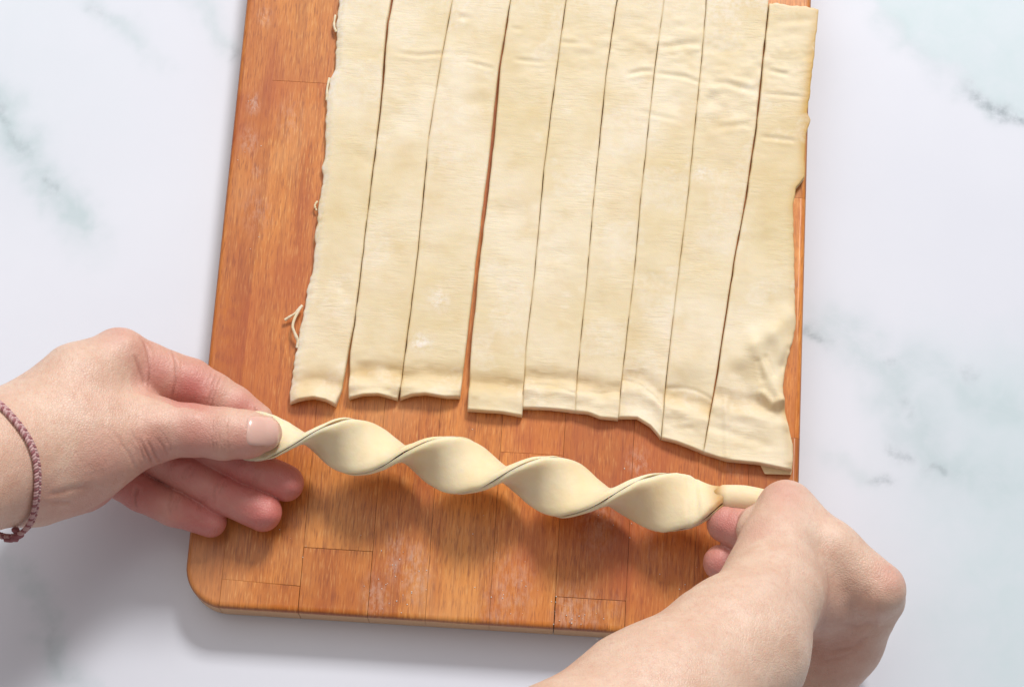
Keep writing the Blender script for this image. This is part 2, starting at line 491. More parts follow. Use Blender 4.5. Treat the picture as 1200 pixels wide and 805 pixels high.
def build_board():
    c = BP(BW/2, BL/2, 0)
    root = empty('cutting_board', (c[0], c[1], 0), 'worn orange-brown wooden cutting board with rounded corner lying on white marble', 'cutting board')
    R = .0185
    outline = []
    for (cu, cv, a0) in ((R, R, 180), (BW-R, R, 270), (BW-R, BL-R, 0), (R, BL-R, 90)):
        for k in range(13):
            a = math.radians(a0+90*k/12)
            outline.append((cu+R*math.cos(a), cv+R*math.sin(a)))
    outline = outline[:]
    def onout(p):
        u, v = p
        e = 2e-5
        if u < R and v < R: return abs(math.hypot(u-R, v-R)-R) < e*20, ((u-R)/R, (v-R)/R)
        if u > BW-R and v < R: return abs(math.hypot(u-BW+R, v-R)-R) < e*20, ((u-BW+R)/R, (v-R)/R)
        if u > BW-R and v > BL-R: return abs(math.hypot(u-BW+R, v-BL+R)-R) < e*20, ((u-BW+R)/R, (v-BL+R)/R)
        if u < R and v > BL-R: return abs(math.hypot(u-R, v-BL+R)-R) < e*20, ((u-R)/R, (v-BL+R)/R)
        if abs(v) < e: return True, (0, -1)
        if abs(v-BL) < e: return True, (0, 1)
        if abs(u) < e: return True, (-1, 0)
        if abs(u-BW) < e: return True, (1, 0)
        return False, (0, 0)
    def bu(x, y):           # photo spot -> board coordinates
        w = U(x, y, ZB)-_bl
        return float(w @ BU), float(w @ BV)
    def stave(u0, u1, v0, v1, col, name='stave', drop=0.0, gap=.00006, gl=None):
        g0 = gap if gl is None else gl
        poly = clip_poly(outline, 0, u0+(g0 if u0 > 1e-4 else -1), False)
        poly = clip_poly(poly, 0, u1-(gap if u1 < BW-1e-4 else -1), True)
        poly = clip_poly(poly, 1, v0+(gap if v0 > 1e-4 else -1), False)
        poly = clip_poly(poly, 1, v1-(gap if v1 < BL-1e-4 else -1), True)
        # drop near-duplicates
        pp = []
        for p in poly:
            if not pp or math.hypot(p[0]-pp[-1][0], p[1]-pp[-1][1]) > 1e-5: pp.append(p)
        if math.hypot(pp[0][0]-pp[-1][0], pp[0][1]-pp[-1][1]) < 1e-5: pp.pop()
        n = len(pp)
        info = [onout(p) for p in pp]
        cu = sum(p[0] for p in pp)/n; cv = sum(p[1] for p in pp)/n
        rings = []
        RB = .0024
        zt = ZB-drop
        lev = [(.0008, .0008)] + [(0, .0035)] + [(0, zt-RB)] + [(RB*(1-math.cos(a)), zt-RB+RB*math.sin(a)) for a in np.radians([18, 36, 54, 72])]
        lev += [(RB, zt-.00003)]
        V = []
        jb = .00005
        for li, (d, z) in enumerate(lev):
            for p, (on, nrm) in zip(pp, info):
                u, v = p[0]-nrm[0]*d, p[1]-nrm[1]*d
                if li == len(lev)-1 and not on:
                    pass
                V.append(BP(u, v, z))
        # last ring: joints eased a touch
        for p, (on, nrm) in zip(pp, info):
            u, v = p[0]-nrm[0]*(RB+.0004), p[1]-nrm[1]*(RB+.0004)
            u += max(-jb, min(jb, (cu-u)*.5)) ; v += max(-jb, min(jb, (cv-v)*.5))
            V.append(BP(u, v, zt))
        L = len(lev)+1
        fs = [tuple(range(n))[::-1], tuple((L-1)*n+i for i in range(n))]
        for k in range(L-1):
            for i in range(n):
                j = (i+1) % n
                fs.append((k*n+i, k*n+j, (k+1)*n+j, (k+1)*n+i))
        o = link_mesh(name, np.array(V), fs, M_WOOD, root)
        sharp(o, 32)
        o.data.polygons[1].use_smooth = False
        o.color = (*col, 1)
        return o
    # joints between the staves, read off the worn front edge
    us = [0.0, bu(257, 700)[0], bu(350, 705)[0], bu(432, 705)[0], bu(500, 700)[0], bu(575, 700)[0], bu(650, 710)[0], bu(733, 715)[0],
          bu(812, 720)[0], bu(872, 720)[0], BW]
    tints = [(.90, .80, .76), (1.02, 1.02, 1.0), (.99, .98, .97), (1.01, 1.0, 1.0), (.98, .95, .92), (1.03, 1.04, 1.05), (.95, .90, .88), (.99, .96, .94), (.98, .94, .90), (1.02, 1.04, 1.04)]
    ends = {0: [], 1: [bu(300, 683)[1], bu(330, 95)[1]], 2: [bu(390, 643)[1], bu(365, 92)[1]], 3: [bu(450, 600)[1]-.1, .24], 4: [],
            5: [bu(600, 530)[1], .29], 6: [bu(690, 701)[1], .21], 7: [.13], 8: [.19], 9: [bu(930, 513)[1], bu(935, 232)[1]]}
    for i in range(10):
        vs = [0.0] + sorted(v for v in ends[i] if .004 < v < BL-.01) + [BL]
        for j in range(len(vs)-1):
            t = tints[i]
            f = 1 + random.uniform(-.055, .055)
            if i == 9 and j == 0: f = .85
            if i == 9 and j == 1: f = 1.12
            nm = 'end_block' if (vs[j+1]-vs[j]) < .03 else 'stave'
            stave(us[i], us[i+1], vs[j], vs[j+1], tuple(min(1.4, x*f) for x in t), nm,
                  drop=random.uniform(0, .00012), gap=.00006 if nm == 'stave' else .00014, gl=.00035 if (i == 6 and j == 0) else None)
    return root
build_board()

def flour_crumbs():
    V, Fc = [], []
    spots = [(480, 690, 30, 26), (590, 690, 45, 26), (665, 715, 22, 30), (690, 722, 25, 12), (460, 660, 22, 14), (297, 122, 10, 10),
             (748, 548, 18, 8), (770, 650, 60, 10), (700, 610, 50, 8), (330, 690, 60, 8), (530, 620, 120, 14), (295, 180, 20, 8), (300, 300, 30, 5), (775, 675, 3, 1), (440, 705, 25, 10)]
    for (x, y, r, n) in spots:
        for _ in range(max(1, n//2)):
            a = random.uniform(0, 6.283); q = r*math.sqrt(random.random())
            p = U(x+q*math.cos(a), y+q*math.sin(a)*1.2, ZB)
            s = random.uniform(.00012, .00036)
            b = len(V)
            for (dx, dy, dz) in ((1, 0, .3), (0, 1, .3), (-1, 0, .3), (0, -1, .3), (0, 0, 1), (0, 0, -.1)):
                V.append(p+np.array([dx, dy, dz*.8])*s*np.array([random.uniform(.7, 1.3), random.uniform(.7, 1.3), 1])+np.array([0, 0, .00008]))
            for i in range(4):
                Fc.append((b+i, b+(i+1) % 4, b+4)); Fc.append((b+(i+1) % 4, b+i, b+5))
    o = link_mesh('flour', np.array(V), Fc, M_FLOUR)
    tag(o, 'scattered white flour specks on the front of the wooden board', 'flour', kind='stuff')
flour_crumbs()

# ------------------------------------------------------------------ dough strips
TH = .0042
def curve(pts):
    p = np.array(pts, float)
    return p
def xat(pts, y):
    p = np.array(pts, float)
    return np.interp(y, p[:, 1], p[:, 0])

L_EDGES = {
 1: [(400, -40), (398, 0), (394, 36), (393.5, 80), (386.5, 92), (383, 119), (381.5, 155), (377, 209), (376, 221), (372, 242), (368, 304), (357, 356), (348, 405), (344, 426), (339, 472)],
 2: [(464, -40), (461, 0), (455.5, 27), (447, 128), (435, 224), (416, 381), (411, 411), (409.5, 432), (408.5, 466)],
 3: [(535, -40), (531, 0), (518, 69), (503, 161), (498, 221), (490, 300), (482, 366), (470.5, 453), (469, 467)],
 4: [(604, -40), (599.5, 0), (587.5, 75), (576, 196), (563, 300), (552.5, 404), (548, 481)],
 5: [(669, -40), (664, 0), (651, 99), (638, 200), (627.5, 319), (617, 409), (613, 478)],
 6: [(728, -40), (724, 0), (711, 90), (696, 239), (687, 343), (677, 439), (674.5, 482)],
 7: [(783, -40), (779, 0), (767.5, 84), (751, 239), (744, 319), (730, 439), (725.5, 490)],
 8: [(831, -40), (828.6, 0), (824, 60), (806, 239), (796, 319), (782.6, 433), (775.5, 513)],
 9: [(904, -40), (902.5, 0), (896.5, 60), (887.5, 149), (875.5, 233), (861.5, 307), (841.5, 439), (825, 530)]}
R_EDGES = {
 1: [(461, -40), (457.5, 0), (452.5, 27), (444.5, 128), (433, 224), (414, 380), (408, 410), (400.5, 455), (393, 475)],
 2: [(533, -40), (529.3, 0), (516.5, 69), (501.5, 161), (496, 221), (488, 300), (480, 366), (468.5, 453), (465.5, 467)],
 3: [(602, -40), (597.5, 0), (584.5, 75), (571.5, 196), (558, 300), (548, 390), (539, 465)],
 4: [(667, -40), (662.5, 0), (649.2, 99), (636.3, 200), (625.8, 319), (615.5, 409), (611.5, 487)],
 5: [(726.5, -40), (722, 0), (709, 90), (694.5, 239), (685.5, 343), (675.7, 439), (673.8, 482)],
 6: [(782, -40), (777.8, 0), (766, 84), (749.5, 239), (742.5, 319), (728.5, 439), (724, 491)],
 7: [(830, -40), (827, 0), (822.5, 60), (804.5, 239), (794.5, 319), (781, 433), (774, 513)],
 8: [(902.5, -40), (900.5, 0), (894, 60), (885, 149), (873, 233), (859, 307), (839, 439), (823.5, 530)],
 9: [(962, -30), (960, 8), (953.5, 71), (948, 119), (945.5, 132), (949.5, 141), (944.5, 158), (943, 185), (943.5, 208), (933, 220), (929.5, 240), (929.5, 258), (931.5, 334), (932, 386), (921, 429), (917, 454), (918.5, 470), (924.5, 504), (929, 522), (928, 552)]}
BOT = {
 1: [(0, 472), (.2, 469), (.5, 467), (.75, 469.5), (1, 475)],
 2: [(0, 466.5), (.3, 463.4), (.6, 463), (1, 467.5)],
 3: [(0, 467), (.18, 463.5), (.42, 462.6), (.75, 466), (1, 465)],
 4: [(0, 480), (.3, 482), (.65, 483.5), (1, 487)],
 5: [(0, 477.5), (.5, 479), (1, 482)],
 6: [(0, 482), (.3, 484), (.58, 489.5), (1, 491)],
 7: [(0, 489), (.42, 490), (.74, 499.5), (1, 513)],
 8: [(0, 513), (.35, 518), (.7, 524.5), (1, 530)],
 9: [(0, 530), (.27, 539.5), (.62, 543), (1, 551)]}
TOPY = {1: -34, 2: -37, 3: -33, 4: -36, 5: -31, 6: -24, 7: -16, 8: -7, 9: 3}
LIFT = {1: .0026, 2: .0030, 3: .0030, 4: .0016, 5: .0010, 6: .0012, 7: .0018, 8: .0012, 9: .0012}
LABELS = {
 1: 'frayed leftmost dough strip with loose curled thread on its left edge',
 2: 'second dough strip from the frayed edge, beside the wedge gap at its lower left',
 3: 'third dough strip from left, flour dusted, with the widest dark gap along its right side',
 4: 'fourth dough strip from left, squared end reaching lower than its left neighbour',
 5: 'dough strip in the middle of the row, fifth from either side',
 6: 'sixth dough strip from left, narrow, its end level with the end beside it',
 7: 'seventh dough strip from left, narrow, its end slanting down at the right corner',
 8: 'eighth dough strip from left, lumpy near the top, next to the wedge-shaped rightmost strip',
 9: 'rightmost dough strip, widening toward a creased and folded lower corner'}

def relief(px, py, k, w):
    """height of the rolled surface above its mean, metres"""
    x, y = w[..., 0], w[..., 1]
    h = .00030*fbm(x*70, y*110, k*.1, 21) + .00008*fbm(x*150, y*520, k*1.7, 22, 3)
    # crumpled band near the top of the sheet, busier on the right
    band = np.exp(-((py-65-10*np.sin(px/70))/38)**2)*np.clip(.45+(px-560)/420, .3, 1)
    h = h + band*(.0008*fbm(x*150, y*270, 1.3, 31, 3))
    # wrinkles across the strips
    for (a, dp, wd) in (([(462, 62), (490, 66), (527, 63)], .0006, 3.0), ([(545, 72), (580, 82)], .0006, 2.5), ([(600, 70), (640, 74)], .0005, 2.5),
                        ([(735, 88), (752, 84), (766, 84)], .0009, 3), ([(770, 58), (800, 52), (822, 52)], .0008, 4), ([(766, 86), (800, 90), (822, 98)], .0007, 3),
                        ([(827, 100), (850, 98), (885, 108)], .0009, 4), ([(900, 83), (925, 88)], .0009, 3), ([(896, 110), (940, 114)], .0006, 3),
                        ([(905, 26), (953, 24)], .0005, 5), ([(655, 50), (680, 52)], .0006, 3), ([(536, 20), (552, 22)], .0006, 4), ([(600, 34), (612, 36)], .0005, 3),
                        ([(745, 130), (800, 143)], .0003, 3), ([(890, 160), (935, 166)], .0006, 3), ([(840, 150), (880, 146)], .0005, 4)):
        d, q = polydist(px, py, a)
        tp = np.clip(np.minimum(q, 1-q)*5+.15, 0, 1)*.75; wd = wd*.8
        h = h - dp*np.exp(-(d/wd)**2)*tp + .5*dp*np.exp(-((d-wd*1.9)/wd)**2)*tp
    return h

def build_strip(k):
    ns, nt = (26, 300) if k < 9 else (48, 330)
    sj = np.linspace(0, 1, ns)
    s = .5-.5*np.cos(np.pi*(sj))           # denser at the cut edges
    s = .6*s+.4*sj
    L, R_ = np.array(L_EDGES[k]), np.array(R_EDGES[k])
    bp = np.array(BOT[k])
    t = np.linspace(0, 1, nt)
    t = 1-(1-t)**1.25
    S, T = np.meshgrid(s, t)
    yb = np.interp(S, bp[:, 0], bp[:, 1])
    top = TOPY[k] + 2.0*fbm(S*5+k*3.1, 0, 0, 40) + (7*S if k == 9 else 0)
    PY = top + (yb-top)*T
    XL = np.interp(PY, L[:, 1], L[:, 0]); XR = np.interp(PY, R_[:, 1], R_[:, 0])
    if k == 1:
        XL = XL + 1.0*vnoise(PY/13, 3.0, 0, 61) + .7*vnoise(PY/5.0, 5.0, 0, 62)
    else:
        XL = XL + .35*vnoise(PY/14, k*1.0, 0, 63)
    XR = XR + (.35 if k < 9 else .8)*vnoise(PY/(14 if k < 9 else 6), k*1.0+.5, 0, 64)
    # knife cuts close up to a hairline where the strips were not pulled apart
    if k < 9:
        n_ = np.interp(PY, np.array(L_EDGES[k+1])[:, 1], np.array(L_EDGES[k+1])[:, 0]); XR = XR+np.clip((3.6-(n_-XR))*.32, 0, .55)
    if k > 1:
        n_ = np.interp(PY, np.array(R_EDGES[k-1])[:, 1], np.array(R_EDGES[k-1])[:, 0]); XL = XL-np.clip((3.6-(XL-n_))*.32, 0, .55)
    PX = XL+(XR-XL)*S
    W = U(PX, PY, ZB+TH)
    h = relief(PX, PY, k, W)
    px_w = PX+7*fbm(W[..., 0]*140, W[..., 1]*140, 2.0, 81); py_w = PY+7*fbm(W[..., 0]*140, W[..., 1]*140, 6.0, 82)
    fe = (yb-PY)                                  # pixels from the lower end
    edge = np.minimum(S, 1-S)*(XR-XL)             # pixels from the cut sides
    rim = np.minimum(fe, (PY-top)*1.0)
    # pressed dip just above the end and a swollen lip
    amp = {1: .0013, 2: .0018, 3: .0017, 4: .0015, 5: .0017, 6: .0015, 7: .0013, 8: .0018, 9: .0012}[k]
    wob = 1+.5*fbm(W[..., 0]*120, k*2.0, 0, 71)
    pos_ = {1: 22, 2: 30, 3: 26, 4: 34, 5: 36, 6: 34, 7: 48, 8: 52, 9: 70}[k]
    h = h - amp*wob*np.exp(-((fe-pos_)/9.0)**2) + amp*.7*np.exp(-((fe-pos_+17)/8.0)**2)
    h = h + amp*.6*fbm(W[..., 0]*150, W[..., 1]*230, 5.5, 72, 2)*np.exp(-((fe-pos_*.7)/26.0)**2)
    if k in (5, 6, 7, 8):                          # a faint pressed line parallel to the end
        d = fe-{5: 24, 6: 28, 7: 40, 8: 62}[k]-4*np.sin(PX/14)
        h = h - .0005*np.exp(-(d/2.2)**2)
    for (x0, y0, rx, ry, dp) in ((430, 190, 14, 9, .0005), (480, 140, 10, 14, .0004), (505, 300, 12, 16, .0004), (600, 250, 16, 10, .0005), (585, 330, 10, 14, .0004),
                                 (655, 300, 14, 9, .0004), (700, 360, 12, 16, .0005), (735, 200, 10, 12, .0004), (760, 330, 14, 10, .0005), (640, 150, 12, 8, .0004),
                                 (830, 300, 14, 18, .0006), (850, 200, 10, 12, .0005), (890, 290, 12, 20, .0006), (400, 330, 10, 18, .0004), (560, 120, 12, 8, .0005), (790, 120, 14, 9, .0006)):
        h = h - dp*np.exp(-((px_w-x0)/rx)**2-((py_w-y0)/ry)**2)
    butter_shade = np.zeros_like(h); flour = np.zeros_like(h)
    if k == 9:
        # big fold near the lower right corner
        for (pts, dp, wd) in (([(872, 420), (885, 400), (905, 396), (918, 410)], .0022, 14), ([(884, 408), (900, 440), (915, 470)], .0022, 9),
                              ([(918, 470), (905, 474), (893, 462)], .0022, 5), ([(905, 390), (925, 372)], .0016, 12), ([(850, 470), (852, 535)], .0010, 4),
                              ([(925, 490), (927, 540)], .0012, 7)):
            d, q = polydist(PX, PY, pts); h = h + dp*np.exp(-(d/wd)**2)
        for (pts, dp, wd) in (([(885, 470), (905, 490), (922, 492)], .0010, 9), ([(865, 440), (880, 468)], .0008, 9), ([(897, 420), (906, 440)], .0010, 3.5),
                              ([(888, 425), (893, 445)], .0009, 3), ([(924, 410), (918, 428)], .0012, 5), ([(835, 500), (900, 522)], .0007, 6)):
            d, q = polydist(PX, PY, pts); h = h - dp*np.exp(-(d/wd)**2)
        h = h + .0005*fbm(W[..., 0]*110, W[..., 1]*110, 3, 75, 2)*np.clip((PY-360)/60, 0, 1)
        butter_shade = np.exp(-((1-S)*(XR-XL)/10)**2)*np.clip(1.2-np.abs(PY-120)/130, 0, 1)*.6 + .35*np.exp(-((1-S)*(XR-XL)/6)**2)
    if k == 8:
        h = h - .0013*np.exp(-(((PX-808)/22)**2+((PY-455)/16)**2)) + .0008*np.exp(-(((PX-800)/20)**2+((PY-425)/14)**2))
        h = h + .0010*fbm(W[..., 0]*170, W[..., 1]*170, 9, 76)*np.exp(-((PY-110)/50)**2)
        flour = np.maximum(flour, .8*np.exp(-(((PX-821)/9)**2+((PY-205)/10)**2)))
    if k == 3:
        flour = .9*np.exp(-(((PX-492)/13)**2+((PY-401)/11)**2)) + .7*np.exp(-(((PX-515)/12)**2+((PY-352)/14)**2))
    if k == 1:
        flour = .55*np.exp(-(S*(XR-XL)/8)**2)
    if k == 2:
        h = h - .0008*np.exp(-(((PX-430)/10)**2+((PY-443)/7)**2)) + .0005*np.exp(-(((PX-418)/5)**2+((PY-445)/12)**2))
        butter_shade = .22*np.exp(-(((PX-428)/12)**2+((PY-436)/6)**2))
    flour = np.clip(flour + .25*np.exp(-((PY+10)/40)**2) + .22*(fbm(W[..., 0]*40, W[..., 1]*40, k, 78) > .22), 0, 1)
    butter_shade = np.clip(butter_shade + .34*wob*np.exp(-((fe-pos_)/12.0)**2) + .14*np.clip(fbm(W[..., 0]*60, W[..., 1]*45, k*3.0, 79)*2, 0, 1) + .12*np.exp(-(edge/1.6)**2), 0, 1)  # dips above the ends tinted tan: their shading put into the colour
    # the lifted, arched end casts a little shadow beneath it
    arch = np.clip(np.sin(np.pi*np.clip(S*1.02, 0, 1)), 0, 1)**.8
    lift = LIFT[k]*arch*np.clip(1-fe/16, 0, 1)**1.6
    rnd = .0006*np.clip(1-edge/1.5, 0, 1)**2 + .0008*np.clip(1-rim/2.0, 0, 1)**2
    ztop = ZB + TH + h - rnd + lift + .0003
    if k == 1: ztop = ztop - .0012*np.exp(-(S*(XR-XL)/5)**2)
    zbot = np.maximum(ZB+.00012, ztop+rnd-TH) + 0*ztop
    zbot = np.where(lift > .0004, ZB+.00012+lift*.92, ZB+.00012)
    ztop = np.maximum(ztop, zbot+.0010)
    P = U(PX, PY, ZB+TH)
    Pt = P.copy(); Pt[..., 2] = ztop
    Pb = P.copy(); Pb[..., 2] = zbot
    n = nt*ns
    V = np.concatenate([Pt.reshape(-1, 3), Pb.reshape(-1, 3)])
    idx = np.arange(n).reshape(nt, ns)
    Ft = np.stack([idx[1:, :-1], idx[1:, 1:], idx[:-1, 1:], idx[:-1, :-1]], -1).reshape(-1, 4)
    Fb = (Ft+n)[:, ::-1]
    border = np.concatenate([idx[0, :-1], idx[:-1, -1], idx[-1, :0:-1], idx[:0:-1, 0]])
    nb_ = np.roll(border, -1)
    Fs = np.stack([border, nb_, nb_+n, border+n], 1)
    o = link_mesh('dough_strip', V, np.concatenate([Ft, Fb, Fs]), M_DOUGH)
    sharp(o, 62)
    attr(o, 'butter_shade', np.concatenate([butter_shade.ravel(), butter_shade.ravel()*0+.1]))
    attr(o, 'flour', np.concatenate([flour.ravel(), flour.ravel()*0]))
    tag(o, LABELS[k], 'dough strip', 'cut dough strips side by side on the board')
    return o

def tube(pts, rad, n=8, closed=False):
    pts = np.asarray(pts, float); m = len(pts)
    rad = np.broadcast_to(np.asarray(rad, float), (m,))
    if closed: tan = np.roll(pts, -1, 0)-np.roll(pts, 1, 0)
    else: tan = np.gradient(pts, axis=0)
    tan /= np.linalg.norm(tan, axis=1)[:, None]+1e-12
    V = []; up = np.array([0.0, 0.0, 1.0])
    if abs(tan[0] @ up) > .9: up = np.array([0.0, 1, 0])
    a = up-(up @ tan[0])*tan[0]
    for i in range(m):
        a = a-(a @ tan[i])*tan[i]; a /= np.linalg.norm(a)
        b = np.cross(tan[i], a)
        for k in range(n):
            t = 2*math.pi*k/n
            V.append(pts[i]+rad[i]*(math.cos(t)*a+math.sin(t)*b))
    Fc = []
    for i in range(m if closed else m-1):
        j = (i+1) % m
        for k in range(n):
            l = (k+1) % n
            Fc.append((i*n+k, i*n+l, j*n+l, j*n+k))
    if not closed:
        Fc.append(tuple(range(n))[::-1]); Fc.append(tuple((m-1)*n+k for k in range(n)))
    return np.array(V), Fc

def spline(pts, n):
    """Catmull-Rom through points"""
    p = np.asarray(pts, float)
    p = np.concatenate([[2*p[0]-p[1]], p, [2*p[-1]-p[-2]]])
    m = len(p)-3
    t = np.linspace(0, m-1e-6, n); i = t.astype(int); f = (t-i)[:, None]
    a, b, c, d = p[i], p[i+1], p[i+2], p[i+3]
    return .5*((2*b)+(-a+c)*f+(2*a-5*b+4*c-d)*f**2+(-a+3*b-3*c+d)*f**3)

strips = {k: build_strip(k) for k in range(1, 10)}
# curled thread and fray torn off the left edge of the first strip
for pts, r in (([(354, 358, 3.2), (350, 364, 3.6), (345, 374, 4.0), (343, 383, 4.2), (346, 392, 3.6), (349, 400, 2.6), (348, 408, 2.2)], .00075),
               ([(352, 360, 3.4), (346, 367, 3.4), (340, 371, 3.0), (334, 375, 2.2)], .0007),
               ([(372, 236, 2.0), (369, 241, 2.4), (371, 247, 2.0)], .0005),
               ([(393, 18, 2.4), (391.5, 30, 2.6), (394, 38, 2.6)], .0006), ([(386, 92, 2.2), (383.5, 104, 2.8), (383, 118, 2.0)], .0007)):
    c = spline([U(x, y, ZB+z*.001) for x, y, z in pts], 40)
    V, Fc = tube(c, r*(1+.25*vnoise(np.arange(40)/4, r*1e4, 0, 3)), 7)
    o = link_mesh('dough_thread', V, Fc, M_DOUGH, strips[1])
    attr(o, 'butter_shade', np.full(len(V), .12)); attr(o, 'flour', np.full(len(V), .2))

# turned-under flap at the corner of the last strip
def flap():
    pts = [(889, 541), (896, 555.5), (927, 556.5), (928.5, 549), (910, 541)]
    V = [U(x, y, ZB+.0015) for x, y in pts]+[U(x, y, ZB+.00015) for x, y in pts]
    n = len(pts)
    fs = [tuple(range(n)), tuple(range(n, 2*n))[::-1]]+[((i+1) % n, i, n+i, n+(i+1) % n) for i in range(n)]
    fs = [f[::-1] for f in fs]
    o = link_mesh('folded_flap', np.array(V), fs, M_DOUGH, strips[9], smooth=False)
    attr(o, 'butter_shade', np.full(len(V), .5)); attr(o, 'flour', np.zeros(len(V)))
    md = o.modifiers.new('bevel', 'BEVEL'); md.width = .0005; md.segments = 2
flap()

# ------------------------------------------------------------------ the twist
ZT = ZB+.029
def build_twist():
    ctr = np.array([(285, 511, 26.5), (318, 512, 26.5), (360, 514.5, 25.5), (415, 523, 23.5), (472, 532.7, 22), (532, 545, 21.5), (590, 555.5, 21), (652, 569.5, 20.5), (712, 581.5, 20.5), (780, 588, 21), (820, 588, 22), (848, 583, 23), (862, 583, 23.5)], float)
    P = np.array([U(x, y, ZB+z*.001) for x, y, z in ctr])
    root = empty('twisted_dough', P.mean(0)*np.array([1, 1, 0])+np.array([0, 0, ZB]),
                 'pale dough strip twisted into a spiral and held up between two hands', 'twisted dough')
    n = 300
    C = spline(P, n)
    px, _ = proj(C)
    th = np.interp(px, [270, 296, 356, 415, 472, 532, 590, 652, 712, 784, 850, 875], np.array([-.08, .03, .5, 1.0, 1.5, 2.0, 2.5, 3.0, 3.5, 4.0, 4.42, 4.5])*math.pi)
    # smooth the angle a touch
    for _ in range(12): th[1:-1] = .25*th[:-2]+.5*th[1:-1]+.25*th[2:]
    tan = np.gradient(C, axis=0); tan /= np.linalg.norm(tan, axis=1)[:, None]
    upv = np.array([0, -math.sin(TILT)*.9, 1.0]); upv /= np.linalg.norm(upv)
    B = upv-(tan @ upv)[:, None]*tan; B /= np.linalg.norm(B, axis=1)[:, None]      # up
    A = np.cross(B, tan)                                                            # towards the far side of the board
    A = A*np.sign(A[:, 1])[:, None]
    # front edge climbs from the near side to the far side while on top
    E = -np.cos(th)[:, None]*A + np.sin(th)[:, None]*B        # from the middle to one edge
    N = np.sin(th)[:, None]*A + np.cos(th)[:, None]*B         # normal of the ribbon
    w = np.interp(px, [280, 318, 345, 400, 540, 660, 780, 810, 834, 850, 862], [10.5, 11.3, 11.4, 12.0, 12.6, 12.9, 12.9, 12.0, 8.6, 5.6, 3.6])*.001
    tk = np.interp(px, [290, 330, 360, 410, 700, 830, 862], [1.8, 1.9, 2.6, 3.5, 3.7, 3.6, 2.8])*.001     # one layer
    prof = []                                              # one layer: flat inside, rounded outside
    for a in np.linspace(0, math.pi, 15):
        prof.append((math.copysign(abs(math.cos(a))**.26, math.cos(a)), abs(math.sin(a))**.48))
    for x in (-.8, -.5, -.15, .15, .5, .8): prof.append((x, 0.0))
    prof = np.array(prof); m = len(prof)
    ii = np.arange(n)
    for side in (1, -1):
        V = []
        wl_ = w*(1+.045*vnoise(ii/13, side*7.7, 0, 91)+.02*vnoise(ii/4.5, side*2.7, 0, 94))
        wr_ = w*(1+.045*vnoise(ii/13, side*9.7, 0, 92)+.02*vnoise(ii/4.5, side*4.7, 0, 96))
        gap = .00020+.00062*np.clip(vnoise(ii/9, side*1.3, 0, 97)+.15, 0, 1)
        sag = .0005*vnoise(ii/18, 4.4, 0, 90)
        tv = tk*(1+.12*vnoise(ii/11, side*5.1, 0, 98))
        for i in range(n):
            hw = np.where(prof[:, 0] > 0, wl_[i], wr_[i])
            u = prof[:, 0]
            dent = .00030*vnoise(i/7+u*0, u*3+side*10, 0, 93)*(1-u**4)
            thin = gap[i]+tv[i]*prof[:, 1]*(1-.22*np.abs(u)**6)+dent*(prof[:, 1] > .3)
            q = C[i]+sag[i]*N[i]+np.outer(u*hw, E[i])+np.outer(side*thin, N[i])
            V.append(q)
        V = np.concatenate(V)
        Fc = []
        for i in range(n-1):
            for k in range(m):
                l = (k+1) % m
                Fc.append((i*m+k, i*m+l, (i+1)*m+l, (i+1)*m+k))
        Fc.append(tuple(range(m))[::-1]); Fc.append(tuple((n-1)*m+k for k in range(m)))
        if side > 0: Fc = [f[::-1] for f in Fc]
        o = link_mesh('dough_layer', V, Fc, M_TWIST, root)
        sharp(o, 60)
        X, _ = proj(V)
        attr(o, 'butter_shade', np.clip((X-822)/20, 0, 1)**1.5*.75)
    V = []
    for i in range(n):
        for a, b in ((-1, -1), (1, -1), (1, 1), (-1, 1)):
            V.append(C[i]+a*(w[i]-.0006+.0004*vnoise(i/5, a*5.0, 0, 95))*E[i]+b*.00020*N[i])
    Fc = []
    for i in range(n-1):
        for k in range(4):
            l = (k+1) % 4
            Fc.append((i*4+k, i*4+l, (i+1)*4+l, (i+1)*4+k))
    Fc += [(3, 2, 1, 0), tuple((n-1)*4+k for k in range(4))]
    o = link_mesh('filling', np.array(V), Fc, M_FILL, root, smooth=False)
    # wrung end that goes into the right hand
    c = spline([U(836, 583, ZB+.0225), U(850, 583, ZB+.0240), U(872, 584, ZB+.026), U(893, 587, ZB+.027), U(915, 592, ZB+.027)], 40)
    V, Fc = tube(c, np.interp(np.linspace(0, 1, 40), [0, .12, .2, .5, .8, 1], [.0030, .0046, .0056, .0058, .0052, .004]), 20)
    o = link_mesh('pinched_end', V, Fc, M_TWIST, root)
    X, _ = proj(V)
    attr(o, 'butter_shade', .10+.8*np.clip(1-(X-838)/14, 0, 1))
    return root
build_twist()

# ------------------------------------------------------------------ hands: one implicit surface each
def rcone(P, a, b, ra, rb):
    ba = b-a
    h = np.clip(((P-a) @ ba)/(ba @ ba), 0, 1)
    d = P-a-h[:, None]*ba
    return np.sqrt((d*d).sum(1))-(ra+(rb-ra)*h)

def smin(a, b, k):
    h = np.maximum(k-np.abs(a-b), 0)/k
    return np.minimum(a, b)-h*h*h*k/6

def J(x, y, z, r):
    """joint: photo spot, height in mm, radius in photo pixels"""
    zz = z*.001
    return U(x, y, zz), r*pxm(zz)

